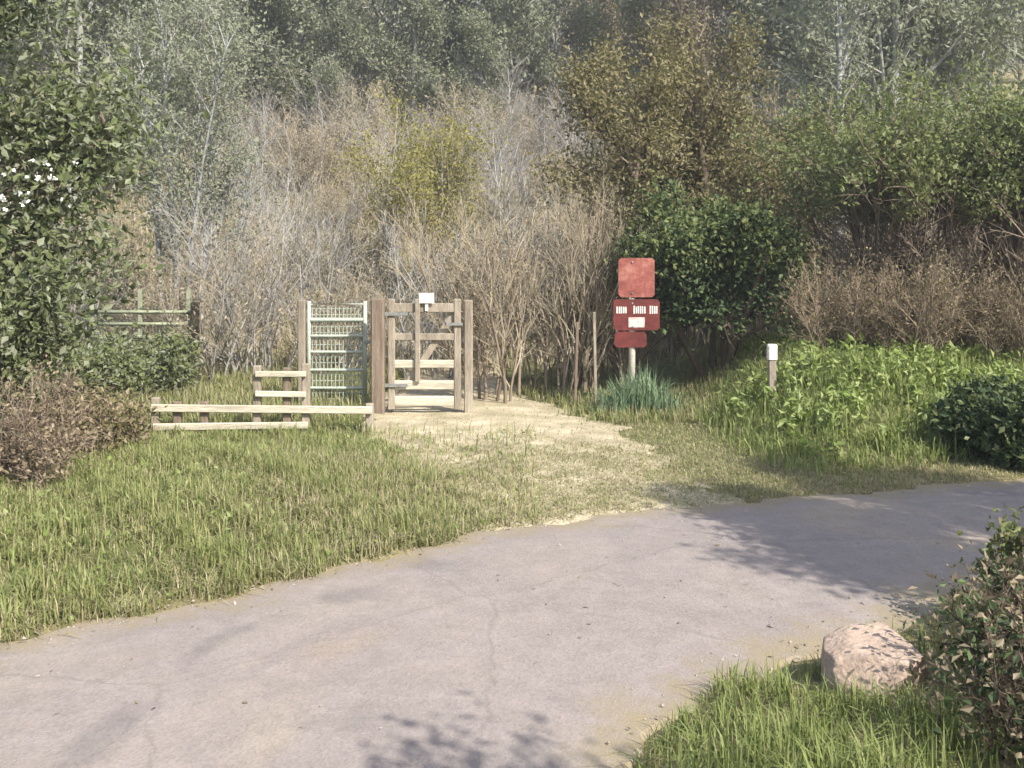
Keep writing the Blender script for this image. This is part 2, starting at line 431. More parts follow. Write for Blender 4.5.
# ------------------------------------------------------------------ plants
def grow(mb, p, d, L, r, lev, o, tips, rg):
    """one branch and, by recursion, what grows on it"""
    k = 6 if lev == 0 else (4 if r > .006 else 3)
    pts = [np.array(p, float)]; dv = np.array(d, float); dv /= np.linalg.norm(dv)
    for i in range(k - 1):
        dv = dv + rg.normal(size=3) * o['wander'] * (.6 if lev == 0 else 1); dv[2] += o['up'] * (.5 if lev else .2)
        dv /= np.linalg.norm(dv); pts.append(pts[-1] + dv * L / (k - 1))
    pts = np.array(pts)
    rr = r * np.linspace(1, o.get('taper', .45) if lev < o['lev'] else .3, k)
    m = 1 if lev >= o.get('fine', 2) else 0
    (mb[1] if m else mb[0]).tube(pts, rr, 8 if r > .05 else (5 if r > .015 else 3))
    if lev >= o['lev']:
        tips.append((pts[-1], dv)); tips.append((pts[len(pts) // 2], dv)); return
    n = o['n'][min(lev, len(o['n']) - 1)]
    for i in range(n):
        t = o['t0'][min(lev, len(o['t0']) - 1)]; t = t + (1 - t) * (i + rg.uniform(.1, .9)) / n
        f = t * (k - 1); a = min(int(f), k - 2); q = pts[a] + (pts[a + 1] - pts[a]) * (f - a)
        ax = pts[a + 1] - pts[a]; ax /= np.linalg.norm(ax)
        sd = np.cross(ax, rg.normal(size=3)); sd /= np.linalg.norm(sd)
        sp = o['spread'] * rg.uniform(.7, 1.3)
        grow(mb, q, ax * math.cos(sp) + sd * math.sin(sp), L * o['len'] * rg.uniform(.65, 1.2) * (1.15 - .5 * t), max(r * o['rad'] * (1.1 - .5 * t), o.get('rmin', .0015)), lev + 1, o, tips, rg)
    if lev == 0: tips.append((pts[-1], dv))


TREE = dict(lev=4, n=[9, 6, 5, 4], t0=[.28, .25, .2, .2], spread=.75, len=.52, rad=.5, wander=.13, up=.12, fine=2, rmin=.003)


def plant(name, label, cat, loc, seed, H, r0, bark, twig, leafm=None, leafn=6, leafs=.06, sig=.10, stems=1, splay=.0, base=.1, group=None,
          opt=None, rz=0, extra=None, droop=0, aspect=.55, parts=('trunk', 'crown')):
    rg = np.random.default_rng(seed); o = dict(TREE); o.update(opt or {})
    mb = [MB(), MB()]; tips = []
    for i in range(stems):
        a = rg.uniform(0, 6.28); s = rg.uniform(0, splay) if stems > 1 else 0
        q = np.array([math.cos(a) * base * rg.uniform(.2, 1), math.sin(a) * base * rg.uniform(.2, 1), -.08]) if stems > 1 else np.array([0, 0, -.08])
        grow(mb, q, (math.cos(a) * s, math.sin(a) * s, 1), H * (rg.uniform(.6, 1) if stems > 1 else 1), r0 * rg.uniform(.7, 1.1), 0, o, tips, rg)
    root = thing(name, loc, label, cat, group, rz)
    mb[0].build(parts[0], bark, root, True)
    cr = mb[1]
    for q in (cr,):
        q.mi = [np.zeros_like(a) for a in q.mi]
    if leafm is not None:
        T = np.array([t[0] for t in tips])
        keep = rg.random(len(T)) < .9
        T = T[keep]
        k = rg.poisson(leafn, len(T))
        c = np.repeat(T, k, 0) + rg.normal(size=(k.sum(), 3)) * sig
        ms = leafm if isinstance(leafm, (list, tuple)) else [leafm]
        if extra is not None: c = c[extra(c)]
        w = rg.integers(0, len(ms), len(c))
        for i in range(len(ms)): cr.leaves(c[w == i], leafs, 1 + i, aspect, r=rg, droop=droop)
        cr.build(parts[1], [twig] + list(ms), root)
    else:
        cr.build(parts[1], twig, root)
    return root


def P(px, Y, dz=0.0):
    x = X(px, Y); return (x, Y, float(gz(x, Y)) + dz)


SHRUB = dict(lev=3, n=[9, 6, 4], t0=[.15, .2, .2], spread=.55, len=.5, rad=.5, wander=.16, up=.18, fine=1, rmin=.0022)
SHRUB4 = dict(SHRUB, lev=3, n=[10, 7, 5])

# --- left: ivy covered tree and the bare hedge foot below it
def ivy_tree():
    loc = P(-95, 7.2)
    t = plant('ivy_tree', 'tall ivy covered tree with dark green foliage filling the upper left corner', 'tree', loc, 11, 4.6, .13, M['bark_brown'], M['twig_brown'],
              [M['leaf_ivy'], M['leaf_moss'], M['leaf_sage']], 10, .066, .2, opt=dict(n=[15, 7, 5, 3], t0=[.16, .2, .2, .2], len=.36, spread=1.0, up=.06))
    rg = np.random.default_rng(5); n = 9000                         # ivy round the stem
    z = rg.uniform(.2, 3.6, n); a = rg.uniform(0, 6.28, n); r = .13 + np.abs(rg.normal(size=n)) * .13 * (1.2 - .15 * z)
    b = MB(); b.leaves(np.stack([np.cos(a) * r, np.sin(a) * r, z], 1), .06, 0, .8, r=rg); b.build('ivy', M['leaf_ivy'], t)
    sp = MB(); c = np.array([X(24, 6.4) - loc[0], 6.4 - loc[1], Zp(182, 6.4) - loc[2]])
    for k in range(34):
        q = c + rg.normal(size=3) * (.17, .12, .12); sp.leaves(np.repeat(q[None], 5, 0) + rg.normal(size=(5, 3)) * .004, .019, 0, .9, r=rg)
    sp.build('white_specks', M['white_specks'], t)  # cluster of tiny white leaf shapes set among the foliage


ivy_tree()
plant('holly_bush', 'dark grey green evergreen bush under the ivy covered tree at the left edge', 'bush', P(-35, 6.9), 12, 1.5, .02, M['bark_brown'], M['twig_dark'],
      [M['leaf_ivy'], M['leaf_sage'], M['leaf_moss']], 5, .055, .08, 12, .38, .32, opt=dict(SHRUB, len=.40))
plant('hawthorn_hedge', 'leafless grey brown hedge foot below the evergreen bush at the left edge', 'hedge', P(-8, 6.35), 13, .66, .012, M['twig_brown'], M['twig_brown'],
      [M['leaf_dry']], .35, .03, .06, 34, 1.0, .32, opt=dict(SHRUB, spread=.7))
plant('bramble', 'brown and olive bramble clump between the left hedge foot and the low rail fence', 'bramble', P(80, 7.5), 14, .46, .009, M['twig_brown'], M['twig_brown'],
      [M['leaf_olive'], M['leaf_dry']], 1.3, .04, .08, 22, .9, .24, opt=dict(SHRUB, spread=.7))
plant('elder_bush', 'leafy green bush in front of the old field gate', 'bush', P(140, 10.9), 15, .62, .012, M['bark_brown'], M['twig_brown'],
      [M['leaf_sage'], M['leaf_moss'], M['leaf_fresh']], 4.0, .06, .08, 18, .8, .45, opt=SHRUB)

# --- pale stemmed birches behind the field gate
birch = dict(taper=.15, lev=4, n=[14, 7, 5, 3], t0=[.22, .2, .2, .2], len=.30, spread=.6, up=.06, wander=.09, rad=.42)
plant('birch_tree', 'pale grey multi stemmed birch beside the ivy covered tree', 'tree', P(180, 14), 21, 5.6, .055, M['bark_pale'], M['twig_grey'],
      [M['leaf_sage']], 1.2, .05, .12, 5, .10, .35, opt=birch)
plant('birch_tree', 'young whitish twin stemmed birch right of the larger multi stemmed birch', 'tree', P(236, 16.5), 22, 3.1, .035, M['bark_pale'], M['twig_grey'],
      None, 0, 0, 0, 3, .10, .25, opt=birch)

# --- middle: bare scrub on the slope, the yellow green willow, the bare hedge behind the gates
plant('willow_bush', 'yellow green willow bush on the slope above the wooden gate', 'bush', P(410, 16, -.1), 31, 3.0, .03, M['bark_grey'], M['twig_tan'],
      [M['leaf_yellow']], 3.0, .05, .10, 9, .40, .4, opt=dict(SHRUB, n=[9, 6, 4], t0=[.45, .3, .2], spread=.5))
for i, (px, Y, H, lab) in enumerate([(492, 11.0, 2.0, 'leafless brown hedge directly right of the wooden gate'),
                                     (556, 11.2, 2.1, 'leafless brown hedge left of the red sign'),
                                     (612, 11.6, 1.9, 'leafless dark hedge behind the red sign')]):
    plant('hawthorn_hedge', lab, 'hedge', P(px, Y), 40 + i, H, .02, M['twig_brown'], M['twig_tan' if i < 2 else 'twig_brown'],
          [M['leaf_dry']], .35, .03, .08, 15, .22, .42, opt=dict(SHRUB, n=[10, 6, 4], spread=.45))

# --- right: olive thorn tree, holly, grey stemmed ash, green topped hedge
plant('hawthorn_tree', 'broad olive brown thorn tree with opening buds above the holly', 'tree', P(690, 13.2), 51, 4.0, .09, M['bark_brown'], M['twig_brown'],
      [M['leaf_olive']], 5.5, .06, .12, 5, .55, .5, opt=dict(n=[11, 7, 5, 3], t0=[.25, .2, .2, .2], len=.46, spread=.8, up=.05))


def holly():
    loc = P(715, 11.2); rg = np.random.default_rng(61)
    t = thing('holly_tree', loc, 'dark glossy holly with deep shade under it right of the red sign', 'tree')
    mb = [MB(), MB()]; tips = []
    for a, s in ((0, 0), (1.5, .5), (3.4, .55), (5.1, .5)):
        grow(mb, (math.cos(a) * .12, math.sin(a) * .12, -.05), (math.cos(a) * s, math.sin(a) * s, 1), 1.6, .05, 0,
             dict(TREE, lev=3, n=[9, 6, 5], t0=[.35, .2, .2], len=.46, spread=.95, up=.06), tips, rg)
    mb[0].build('trunk', M['bark_brown'], t, True)
    T = np.array([q[0] for q in tips]); T = T[T[:, 2] > .55 + .25 * rg.random(len(T))]
    k = np.where(rg.random(len(T)) < .8, rg.poisson(14, len(T)), 2); c = np.repeat(T, k, 0) + rg.normal(size=(k.sum(), 3)) * .1
    mb[1].leaves(c, .055, 1, .6, r=rg)
    top = c[(c[:, 2] > 1.2) & (rg.random(len(c)) < .7)]; mb[1].leaves(top + rg.normal(size=top.shape) * .05, .06, 2, .6, r=rg)
    mb[1].build('crown', [M['twig_dark'], M['leaf_holly'], M['leaf_fresh']], t)


holly()
plant('ash_tree', 'slim grey stemmed ash between the thorn tree and the green hedge', 'tree', P(838, 14.5), 71, 5.2, .10, M['bark_pale'], M['twig_grey'],
      [M['leaf_sage']], 2.4, .06, .14, opt=dict(taper=.2, n=[10, 7, 4, 3], t0=[.3, .2, .2, .2], len=.34, spread=.7))
for i, (px, Y, H, lab) in enumerate([(885, 11.2, 2.5, 'tall hedge with green top and bare brown foot right of the holly'),
                                     (960, 10.8, 2.45, 'green topped hedge with bare foot above the nettle bank near the right edge'),
                                     (1050, 10.6, 2.6, 'green topped hedge with bare foot cut by the right edge of the photo')]):
    plant('field_hedge', lab, 'hedge', P(px, Y), 80 + i, H, .028, M['bark_brown'], M['twig_brown'],
          [M['leaf_fresh'], M['leaf_fresh'], M['leaf_moss']], 4.5, .055, .10, 12, .35, .5, opt=dict(SHRUB, n=[15, 6, 4], t0=[.06, .15, .2], spread=.65),
          extra=lambda c: c[:, 2] > 1.6 + .25 * np.sin(c[:, 0] * 9) + .0 * c[:, 1])
plant('laurel_bush', 'low dark green bush at the lane edge by the right edge of the photo', 'bush', P(1020, 7.55), 91, .56, .014, M['bark_brown'], M['twig_dark'],
      [M['leaf_holly'], M['leaf_holly'], M['leaf_ivy']], 7, .055, .06, 14, 1.0, .25, opt=SHRUB)

# --- bare scrub all over the slope: a few kinds, copied
scr = []
for i, (tw, H) in enumerate((('twig_tan', 1.7), ('twig_grey', 2.0), ('twig_tan', 1.3))):
    scr.append(plant('thorn_scrub', 'leafless tan and grey thorn scrub on the slope behind the gates', 'bush', (0, 0, 0), 100 + i, H, .016, M['twig_grey'], M[tw],
                     [M['bracken']] if i != 1 else None, .5, .04, .08, 11, .6, .35, group='bare scrub on the slope', opt=dict(SHRUB, n=[8, 6, 4], spread=.6)))
spots = [(210, 12.2), (262, 12.8), (318, 12.6), (365, 13.4), (432, 12.8), (478, 13.6), (236, 15.2), (300, 15.6), (352, 17.5), (470, 16.5), (520, 15.2), (560, 17),
         (205, 19), (275, 19.5), (330, 21.5), (455, 20), (505, 21.5), (560, 23), (400, 22), (250, 24), (310, 26), (470, 26), (540, 28), (155, 13.2), (110, 15), (50, 14),
         (620, 16.5), (760, 16.5), (860, 13.8), (930, 14), (1000, 14.5), (385, 27), (215, 29)]
spots += [(225 + 26 * i, 23.5 + (i * 5 % 7) * .9) for i in range(14)] + [(215 + 37 * i, 29 + (i * 3 % 4)) for i in range(10)]
for i, (px, Y) in enumerate(spots):
    s = float(rng.uniform(.8, 1.25)) * (1.25 if Y > 23 else 1); loc = P(px + float(rng.uniform(-8, 8)), Y, -.05)
    if i < 3:
        scr[i].location = loc; scr[i].scale = (s, s, s)
    else:
        dup(scr[i % 3], loc, float(rng.uniform(0, 6.28)), s)

brush = plant('thorn_scrub', 'low tangled brown brush along the bare foot of the right hedge', 'bush', P(842, 10.0, -.03), 120, 1.05, .012, M['twig_brown'], M['twig_russet'],
              [M['leaf_dry'], M['leaf_olive']], .35, .03, .08, 13, .75, .3, group='low brush along the right hedge', opt=dict(SHRUB, n=[8, 6, 4], spread=.6))
for px, Y, k in ((870, 10.2, .8), (904, 9.9, 1.0), (938, 10.3, .72), (972, 10.0, 1.05), (1006, 9.8, .7), (1040, 10.0, .95)):
    dup(brush, P(px, Y, -.03), px * 1.7, k)

# --- the wood up the slope: five kinds of tree, each copied
kinds = [
    ('ash_tree', 'grey green budding tree in the wood along the top of the photo', 6.5, .12, 'bark_grey', 'twig_grey', ['leaf_sage'], 3.2, .13),
    ('wood_tree', 'leafless grey tree in the wood along the top of the photo', 7.0, .12, 'bark_grey', 'twig_grey', None, 0, 0),
    ('oak_tree', 'brownish budding oak in the wood along the top of the photo', 6.5, .15, 'bark_brown', 'twig_tan', ['leaf_olive', 'leaf_dry'], 3, .12),
    ('sycamore_tree', 'dull green leafing tree in the wood along the top of the photo', 6.0, .14, 'bark_grey', 'twig_grey', ['leaf_moss', 'leaf_sage', 'leaf_sage'], 3.6, .13),
]
proto = []
for i, (nm, lab, H, r0, bk, tw, lf, ln, ls) in enumerate(kinds):
    proto.append(plant(nm, lab, 'tree', (0, 0, -50), 200 + i, H, r0, M[bk], M[tw], [M[q] for q in lf] if lf else None, ln, ls, .22,
                       group=lab.split(' in the')[0] + 's up the slope', opt=dict(n=[14, 7, 5, 3], t0=[.08, .2, .2, .2], len=.42, spread=.8, rmin=.007)))
order = [(20, 26, 3), (75, 22, 3), (130, 27, 0), (180, 33, 1), (225, 30, 3), (270, 34, 0), (320, 31, 3), (355, 37, 0), (400, 33, 0), (445, 36, 3), (480, 31, 3), (520, 35, 0), (560, 41, 1),
         (600, 33, 2), (650, 29, 2), (700, 27, 2), (735, 39, 1), (775, 38, 1), (815, 27, 3), (860, 24, 0), (905, 22, 0), (950, 25, 3), (1000, 22, 3), (1045, 26, 0), (-30, 24, 0),
         (40, 40, 1), (110, 43, 0), (160, 46, 1), (240, 44, 0), (300, 47, 1), (380, 48, 0), (430, 50, 1), (500, 47, 0), (630, 46, 0), (690, 43, 2), (830, 41, 0), (880, 38, 1), (930, 40, 0),
         (980, 36, 3), (1030, 42, 0), (1080, 34, 3), (-70, 33, 3), (340, 58, 0), (600, 60, 1), (780, 56, 0), (900, 58, 1), (140, 60, 1), (450, 64, 0)]
under = [(px + (i % 3) * 9, 29.5 + (i * 7 % 5) * 1.6, (3, 0, 1, 3, 0)[i % 5]) for i, px in enumerate(range(-40, 1080, 34))]
order += [(a, b, c) for a, b, c in under]
seen = set()
for px, Y, k in order:
    loc = P(px + float(rng.uniform(-10, 10)), Y, -.1); s = float(rng.uniform(.85, 1.25)); rz = float(rng.uniform(0, 6.28)); s *= .62 if (px, Y, k) in under else 1
    if k not in seen:
        seen.add(k); proto[k].location = loc; proto[k].scale = (s, s, s); proto[k].rotation_euler = (0, 0, rz)
    else:
        dup(proto[k], loc, rz, (s, s, s * float(rng.uniform(.9, 1.15))))

# --- the far wood on the valley side: one mass
def far_wood():
    rg = np.random.default_rng(300); n = 620
    Y = 48 + 180 * rg.random(n) ** 1.4; Xc = rg.uniform(-.62, .62, n) * Y
    z = gz(Xc, Y); H = rg.uniform(5.5, 9, n); b = MB()
    for i in range(n):
        m = 16; c = rg.normal(size=(m, 3)) * (1.2, 1.2, .3 * H[i]) + (Xc[i], Y[i], z[i] + H[i] * .5)
        q = np.repeat(c, 22, 0) + rg.normal(size=(m * 22, 3)) * .5
        b.leaves(q, .42, 0, .35, .6, r=rg)
        b.tube([(Xc[i], Y[i], z[i] - .2), (Xc[i], Y[i], z[i] + H[i])], [.16, .03], 5)
    tag(b.build('distant_wood', M['far']), 'distant grey bare wood covering the valley side', 'woodland', kind='stuff')


far_wood()

# --- shade trees beside the lane, right of the frame: they throw the dappled shade over the tarmac
shade = dict(n=[10, 7, 5, 3], t0=[.35, .2, .2, .2], len=.46, spread=.8, up=.06)
plant('lane_ash', 'roadside ash right of the frame that shades the lane', 'tree', (4.05, 3.25, .2), 401, 3.3, .07, M['bark_grey'], M['twig_grey'], [M['leaf_moss']], 9, .055, .09, opt=dict(shade, t0=[.55, .2, .2, .2], len=.42, n=[13, 7, 5, 3]))
plant('lane_ash', 'second roadside ash right of the frame, farther along the lane', 'tree', (5.25, 3.75, .2), 403, 3.3, .07, M['bark_grey'], M['twig_grey'], [M['leaf_moss']], 9, .055, .09, opt=dict(shade, t0=[.55, .2, .2, .2], len=.42, n=[13, 7, 5, 3]))
plant('lane_thorn', 'roadside thorn behind the viewpoint that shades the near lane', 'tree', (3.14, .14, .2), 402, 2.4, .05, M['bark_brown'], M['twig_brown'], [M['leaf_moss']], 7, .05, .09, opt=dict(shade, t0=[.66, .2, .2, .2], len=.58, spread=1.15, up=-.03))

# --- foreground right: bramble tangle
plant('bramble_bush', 'dark tangled leafless bramble in the bottom right corner', 'bramble', (1.93, 3.40, float(gz(1.93, 3.40))), 95, .46, .007, M['twig_dark'], M['twig_dark'],
      [M['leaf_dry'], M['leaf_holly']], .35, .03, .05, 44, 1.0, .24, opt=dict(SHRUB, n=[7, 5, 3], spread=.75, rmin=.0013))
plant('bramble_bush', 'dark leafless bramble sprawling at the very bottom right, in front of the boulder bramble', 'bramble', (1.68, 2.95, float(gz(1.68, 2.95))), 97, .45, .006, M['twig_dark'], M['twig_dark'],
      [M['leaf_dry'], M['leaf_holly']], .5, .028, .05, 34, 1.0, .22, opt=dict(SHRUB, n=[7, 5, 3], spread=.75, rmin=.0013))
plant('privet_bush', 'leafy green bush behind the bramble at the right edge', 'bush', (2.22, 3.85, float(gz(2.22, 3.85))), 96, .36, .008, M['twig_dark'], M['twig_brown'],
      [M['leaf_fresh'], M['leaf_ivy'], M['leaf_olive']], 4, .034, .05, 22, .9, .22, opt=dict(SHRUB, n=[7, 5, 3], spread=.7, rmin=.0013))


# ------------------------------------------------------------------ grass and other ground cover
def scatter(n, x0, x1, y0, y1, mask, seed, clump=0.0):
    rg = np.random.default_rng(seed); x = rg.uniform(x0, x1, n); y = rg.uniform(y0, y1, n)
    d = y - yfar(x); q = ynear(x) - y
    k = rg.random(n) < mask(x, y, d, q)
    if clump: k &= rg.random(n) < np.clip(.5 + clump * wob(x, y, 4.3, .8) + clump * .8 * wob(x, y, 11., 1.7), .22, 1)
    x, y = x[k], y[k]
    return np.stack([x, y, gz(x, y) - .01], 1), rg


def tufty(p, k=4.1, a=.55):
    return np.clip(1 + a * wob(p[:, 0], p[:, 1], k, .8) + a * .7 * wob(p[:, 0], p[:, 1], k * 2.7, 2.0), .3, 2)


# left verge
p, rg = scatter(210000, -5.2, .2, 2.4, 9.0, lambda x, y, d, q: (d > .02 + .12 * wob(x, y, 5, .3)) * (1 - .93 * track_mask(x, y)), 501, .9)
b = MB(); f = tufty(p); b.blades(p, rg.uniform(.05, .15, len(p)) * f, .0075, .6, 0, rg)
e = np.maximum(np.exp(-(p[:, 1] - yfar(p[:, 0])) / .3), sm(-2.2, -1.0, p[:, 0]) * (1 - sm(7, 8, p[:, 1]))); s = p[rg.random(len(p)) < .14 + .75 * e]; b.blades(s, rg.uniform(.05, .16, len(s)), .006, .7, 1, rg)
s = p[rg.random(len(p)) < .06]; b.leaves(s + np.array([0, 0, .05]), .034, 2, .6, .3, rg)
s = p[rg.random(len(p)) < .35]; b.blades(s + rg.normal(size=s.shape) * (.03, .03, 0), rg.uniform(.03, .09, len(s)), .005, 1.6, 1, rg)
tag(b.build('verge_grass', [M['grass'], M['grass_dry'], M['nettle']]), 'rough green grass on the verge left of the track', 'grass', kind='stuff')
# grass round the rail fence and gates
p, rg = scatter(60000, -6.5, -1.45, 8.9, 13, lambda x, y, d, q: (1 - track_mask(x, y)) * np.ones_like(x), 502, .6)
b = MB(); b.blades(p, rg.uniform(.07, .24, len(p)), .011, .6, 0, rg); s = p[rg.random(len(p)) < .3]; b.blades(s, rg.uniform(.1, .3, len(s)), .009, .6, 1, rg)
tag(b.build('field_grass', [M['grass'], M['grass_dry']]), 'mixed green and straw grass behind the low rail fence', 'grass', kind='stuff')
# apron and roadside: short dry grass
p, rg = scatter(300000, -1.6, 6, 5.5, 10.8, lambda x, y, d, q: (d > .0) * np.maximum(1.0 * track_mask(x, y) * (1 - sm(7.4, 9.2, y)) * (.35 + .8 * sm(-.3, .4, wob(x, y, 2.7, .4) + .6 * wob(x, y, 7, .4))) + .05, (1 - track_mask(x, y)) * sm(-.2, .6, x) * (1 - sm(.9, 2.2, d * sm(1.4, 2.6, x)))), 503, .4)
b = MB(); b.blades(p, rg.uniform(.015, .055, len(p)), .006, .9, 0, rg); s = p[rg.random(len(p)) < .5]; b.blades(s, rg.uniform(.015, .06, len(s)), .006, .8, 1, rg)
p, rg = scatter(120000, -1.2, 2.2, 5.5, 8.8, lambda x, y, d, q: (d > .03) * (1 - sm(7.3, 8.7, y)) * (.25 + .75 * sm(-.4, .4, wob(x, y, 2.2, 1.4) + .7 * wob(x, y, 8, .9))), 511)
k = rg.random(len(p)) < .8; b.blades(p[k], rg.uniform(.015, .05, k.sum()), .006, 1.0, 0, rg); b.blades(p[~k], rg.uniform(.015, .055, (~k).sum()), .006, .8, 1, rg)
tag(b.build('dry_grass', [M['grass_dry'], M['grass']]), 'short straw coloured grass between the lane and the nettle bank', 'grass', kind='stuff')
# right bank
p, rg = scatter(120000, 1.2, 8, 6.9, 11.5, lambda x, y, d, q: sm(.35, 1.0, d) * sm(.0, .5, x - np.interp(y, [7, 8, 9.5, 11.5], [2.0, 1.6, 1.6, 2.4])), 504, .5)
b = MB(); b.blades(p, rg.uniform(.06, .2, len(p)) * tufty(p), .010, .65, 0, rg)
tag(b.build('bank_grass', M['grass_lush']), 'bright green grass on the bank right of the track', 'grass', kind='stuff')
p, rg = scatter(3200, 1.7, 8, 7.4, 11, lambda x, y, d, q: sm(.8, 1.4, d) * sm(.0, .5, x - np.interp(y, [7, 8, 9.5, 11.5], [2.4, 2.0, 1.8, 2.6])), 505, .7)
b = MB(); h = rg.uniform(.10, .36, len(p)) * np.where(p[:, 1] > 9.2, .6, 1); b.blades(p, h, .008, .25, 1, rg)
k = 12; c = np.repeat(p, k, 0); c[:, 2] += np.repeat(h, k) * rg.uniform(.25, 1, len(c)); c[:, :2] += rg.normal(size=(len(c), 2)) * .035
b.leaves(c, .065, 0, .5, -.1, rg, .25)
tag(b.build('nettles', [M['nettle'], M['grass_lush']]), 'leafy nettles covering the bank below the right hedge', 'nettles', kind='stuff')
# grass in the gateway foot of the hedge and round the sign
p, rg = scatter(26000, -.4, 3.0, 9.3, 12, lambda x, y, d, q: (1 - track_mask(x, y)), 506, .5)
b = MB(); b.blades(p, rg.uniform(.05, .18, len(p)), .010, .6, 0, rg); s = p[rg.random(len(p)) < .5]; b.blades(s, rg.uniform(.05, .2, len(s)), .008, .6, 1, rg)
tag(b.build('hedge_grass', [M['grass'], M['grass_dry']]), 'thin grass along the foot of the bare hedge and holly', 'grass', kind='stuff')
# near side
p, rg = scatter(110000, -.3, 4.2, 1.6, 5.6, lambda x, y, d, q: (q > .04 + .08 * wob(x, y, 6, .1)) * np.where(x > 1.35, .35, 1), 507, .6)
lo = np.clip(.5 + (ynear(p[:, 0]) - p[:, 1]) / .7, .5, 1.15) * np.clip(np.hypot(p[:, 0] - 1.28, p[:, 1] - 3.45) / .42, .38, 1); p = p[np.hypot((p[:, 0] - 1.3) / .23, (p[:, 1] - 3.58) / .165) > .9]; lo = np.clip(.5 + (ynear(p[:, 0]) - p[:, 1]) / .7, .5, 1.15) * np.clip(np.hypot(p[:, 0] - 1.28, p[:, 1] - 3.45) / .42, .38, 1)
b = MB(); b.blades(p, rg.uniform(.05, .17, len(p)) * tufty(p, 5) * lo, .0055, .6, 0, rg); s = p[rg.random(len(p)) < .15]; b.blades(s, rg.uniform(.04, .10, len(s)), .004, .9, 1, rg)
tag(b.build('near_grass', [M['grass_lush'], M['grass_dry']]), 'long green grass at the near edge of the lane', 'grass', kind='stuff')
# slope: dead bracken
p, rg = scatter(170000, -16, 16, 12.3, 40, lambda x, y, d, q: (np.abs(x) < .62 * y) * sm(12.2, 13.5, y) * np.clip(22 / y, 0, 1), 508, .4)
b = MB(); b.blades(p, rg.uniform(.15, .5, len(p)), .018 * np.clip(p[:, 1] / 18, 1, 2), .7, 0, rg); s = p[rg.random(len(p)) < .10]; b.blades(s, rg.uniform(.15, .4, len(s)), .02, .6, 1, rg)
tag(b.build('bracken', [M['bracken'], M['grass']]), 'dead straw coloured bracken and grass on the slope behind the gates', 'bracken', kind='stuff')
# grit on the lane edges and the apron
p, rg = scatter(30000, -4, 6, 2.2, 10.5, lambda x, y, d, q: np.clip(np.exp(-np.abs(d - .02) / .10) + np.exp(-np.abs(q + .08) / .10) + .25 * track_mask(x, y) * (d > 0) + .012 * (d < 0) * (q < 0), 0, 1), 509)
inl = (p[:, 1] - yfar(p[:, 0]) < 0) & (ynear(p[:, 0]) - p[:, 1] < 0)
p[:, 2] = np.where(inl, lane_z(p[:, 0], p[:, 1]) + .002, p[:, 2] + .016)
b = MB(); n = len(p); r = (.003 + .008 * rg.random(n) ** 3)[:, None, None]
oc = np.array([(1, 0, 0), (0, 1, 0), (-1, 0, 0), (0, -1, 0), (0, 0, .8), (0, 0, -.8)])
V = p[:, None] + (oc[None] + rg.normal(size=(n, 6, 3)) * .22) * r
T = np.array([(0, 1, 4), (1, 2, 4), (2, 3, 4), (3, 0, 4), (1, 0, 5), (2, 1, 5), (3, 2, 5), (0, 3, 5)])
b.tris(V.reshape(-1, 3), (np.arange(n)[:, None, None] * 6 + T[None]).reshape(-1, 3))
tag(b.build('gravel', M['grit']), 'loose gravel along the lane edges and on the track', 'gravel', kind='stuff')


p, rg = scatter(9000, -4, 6, 1.8, 8.2, lambda x, y, d, q: np.clip(.12 * (d < 0) * (q < 0) + .9 * np.exp(-np.abs(d + .1) / .14) + .9 * np.exp(-np.abs(q + .1) / .14), 0, 1), 510, .6)
inl = (p[:, 1] - yfar(p[:, 0]) < 0) & (ynear(p[:, 0]) - p[:, 1] < 0); p[:, 2] = np.where(inl, lane_z(p[:, 0], p[:, 1]) + .004, p[:, 2] + .02)
b = MB(); n = len(p); th = rg.uniform(0, 6.28, n); a = np.stack([np.cos(th), np.sin(th), rg.normal(size=n) * .12], 1); c = np.stack([-np.sin(th), np.cos(th), rg.normal(size=n) * .2], 1)
l = rg.uniform(.012, .035, n)[:, None]; w = l * rg.uniform(.1, .6, n)[:, None]
b.quads(np.stack([p, p + a * l * .5 + c * w * .5, p + a * l, p + a * l * .5 - c * w * .5], 1).reshape(-1, 3), np.arange(n * 4).reshape(-1, 4))
tag(b.build('leaf_litter', [M['leaf_dry']]), 'dry leaf and twig litter scattered along the lane', 'litter', kind='stuff')


